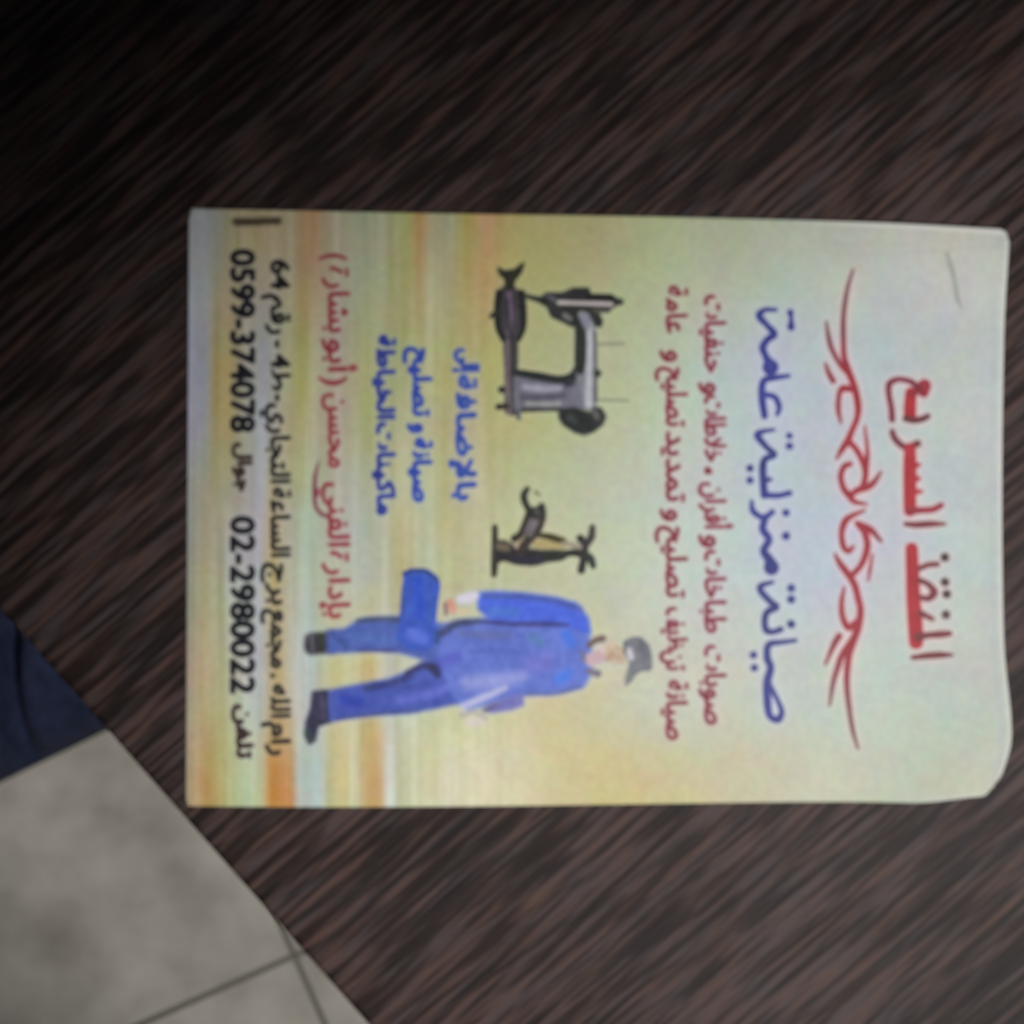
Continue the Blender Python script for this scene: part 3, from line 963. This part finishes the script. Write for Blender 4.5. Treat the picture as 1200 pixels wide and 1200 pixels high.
    c.stroke([(737, 762, 7), (739, 770, 7)], (200, 196, 206), 2.2)
    c.stroke([(732, 762, 4)], (110, 114, 108), 1.6)
    c.stroke([(735, 790, 4), (733, 803, 2)], (138, 138, 132), 1.8)
    parts.append((c, "cap", None))


worker()

HALO = HALOS


# ---- the sheet itself
def build_sheet():
    NU, NV = 560, 410
    U, V = np.meshgrid(np.linspace(0, 1, NU + 1), np.linspace(0, 1, NV + 1))
    xL = 222.0 - 3.5 * V + 3.0 * smooth((0.02 - V) / 0.02) + 2.0 * smooth((V - 0.985) / 0.015)
    xR = 1177.0 - 4.0 * np.sin(V * math.pi) + 5.0 * bump(V, 0.88, 0.09) - 4.0 * smooth((0.02 - V) / 0.02)
    xR = xR - 12.0 * smooth((V - 0.90) / 0.10) ** 1.3 - 8.0 * smooth((V - 0.965) / 0.035) ** 2
    X = xL * (1 - U) + xR * U
    yT = 247.0 + 24.0 * U ** 1.6 + 2.0 * np.sin(U * 7) - 2.0 * (1 - U) + 3.0 * smooth((U - 0.992) / 0.008)
    yB = 944.0 - 4.0 * U + 2.0 * np.sin(U * 6) - 10.0 * smooth((U - 0.90) / 0.10) - 10.0 * smooth((U - 0.984) / 0.016) ** 2
    Y = yT * (1 - V) + yB * V
    Z = height(X, Y)
    c = halo_at(paper_rgb(X, Y), X, Y)
    # pale strip of card edge along the right and top borders
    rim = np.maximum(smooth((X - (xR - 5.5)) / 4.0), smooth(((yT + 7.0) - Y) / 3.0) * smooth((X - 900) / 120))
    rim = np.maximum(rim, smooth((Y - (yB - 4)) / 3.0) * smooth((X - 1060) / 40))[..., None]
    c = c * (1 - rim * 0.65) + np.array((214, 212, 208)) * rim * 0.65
    # a grey inner rule along the right border and worn corner
    rule = (np.exp(-((X - (xR - 12)) / 2.2) ** 2) * smooth((Y - 330) / 40) * 0.5)[..., None]
    c = c * (1 - rule) + np.array((166, 174, 178)) * rule
    for yy, am in ((296, 0.16), (286, 0.14)):
        r2 = (np.exp(-((Y - yy - 4 * np.sin(X * 0.02)) / 2.0) ** 2) * smooth((X - 920) / 60) * am)[..., None]
        c = c * (1 - r2) + np.array((150, 150, 144)) * r2
    w = (np.exp(-(((X - 1165) / 8) ** 2 + ((Y - 290) / 9) ** 2)) * (fnoise(X, Y, 91, 4) > 0.45))[..., None] * 0.35
    c = c * (1 - w) + np.array((150, 150, 150)) * w
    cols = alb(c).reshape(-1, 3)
    top = np.stack([(X - 600) * S, (600 - Y) * S, Z], -1).reshape(-1, 3)
    nt = len(top)
    f = []
    ids = np.arange(nt).reshape(NV + 1, NU + 1)
    f = np.stack([ids[:-1, :-1], ids[1:, :-1], ids[1:, 1:], ids[:-1, 1:]], -1).reshape(-1, 4).tolist()
    low = top.copy()
    low[:, 2] = np.maximum(low[:, 2] - 0.00032, 0.00003)
    f += (np.stack([ids[:-1, :-1], ids[:-1, 1:], ids[1:, 1:], ids[1:, :-1]], -1).reshape(-1, 4) + nt).tolist()
    ring = np.concatenate([ids[0, :-1], ids[:-1, -1], ids[-1, :0:-1], ids[:0:-1, 0]])
    n = len(ring)
    for i in range(n):
        j = (i + 1) % n
        f.append([int(ring[i]), int(ring[j]), int(ring[j]) + nt, int(ring[i]) + nt])
    verts = np.vstack([top, low])
    cc = np.vstack([cols, np.tile(alb((206, 204, 198)), (nt, 1))])
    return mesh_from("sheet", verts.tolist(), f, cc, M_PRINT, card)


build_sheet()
made = {}
for k, name, label in parts:
    par = made["worker_picture"] if name in ("toolbox", "cap") else card
    made[name] = k.build(name, par, 0.00006 if name in ("toolbox", "cap") else 0.00003,
                         0.45 if name in ("toolbox", "cap") else 0.16, label, 10, name not in ("toolbox", "cap"))
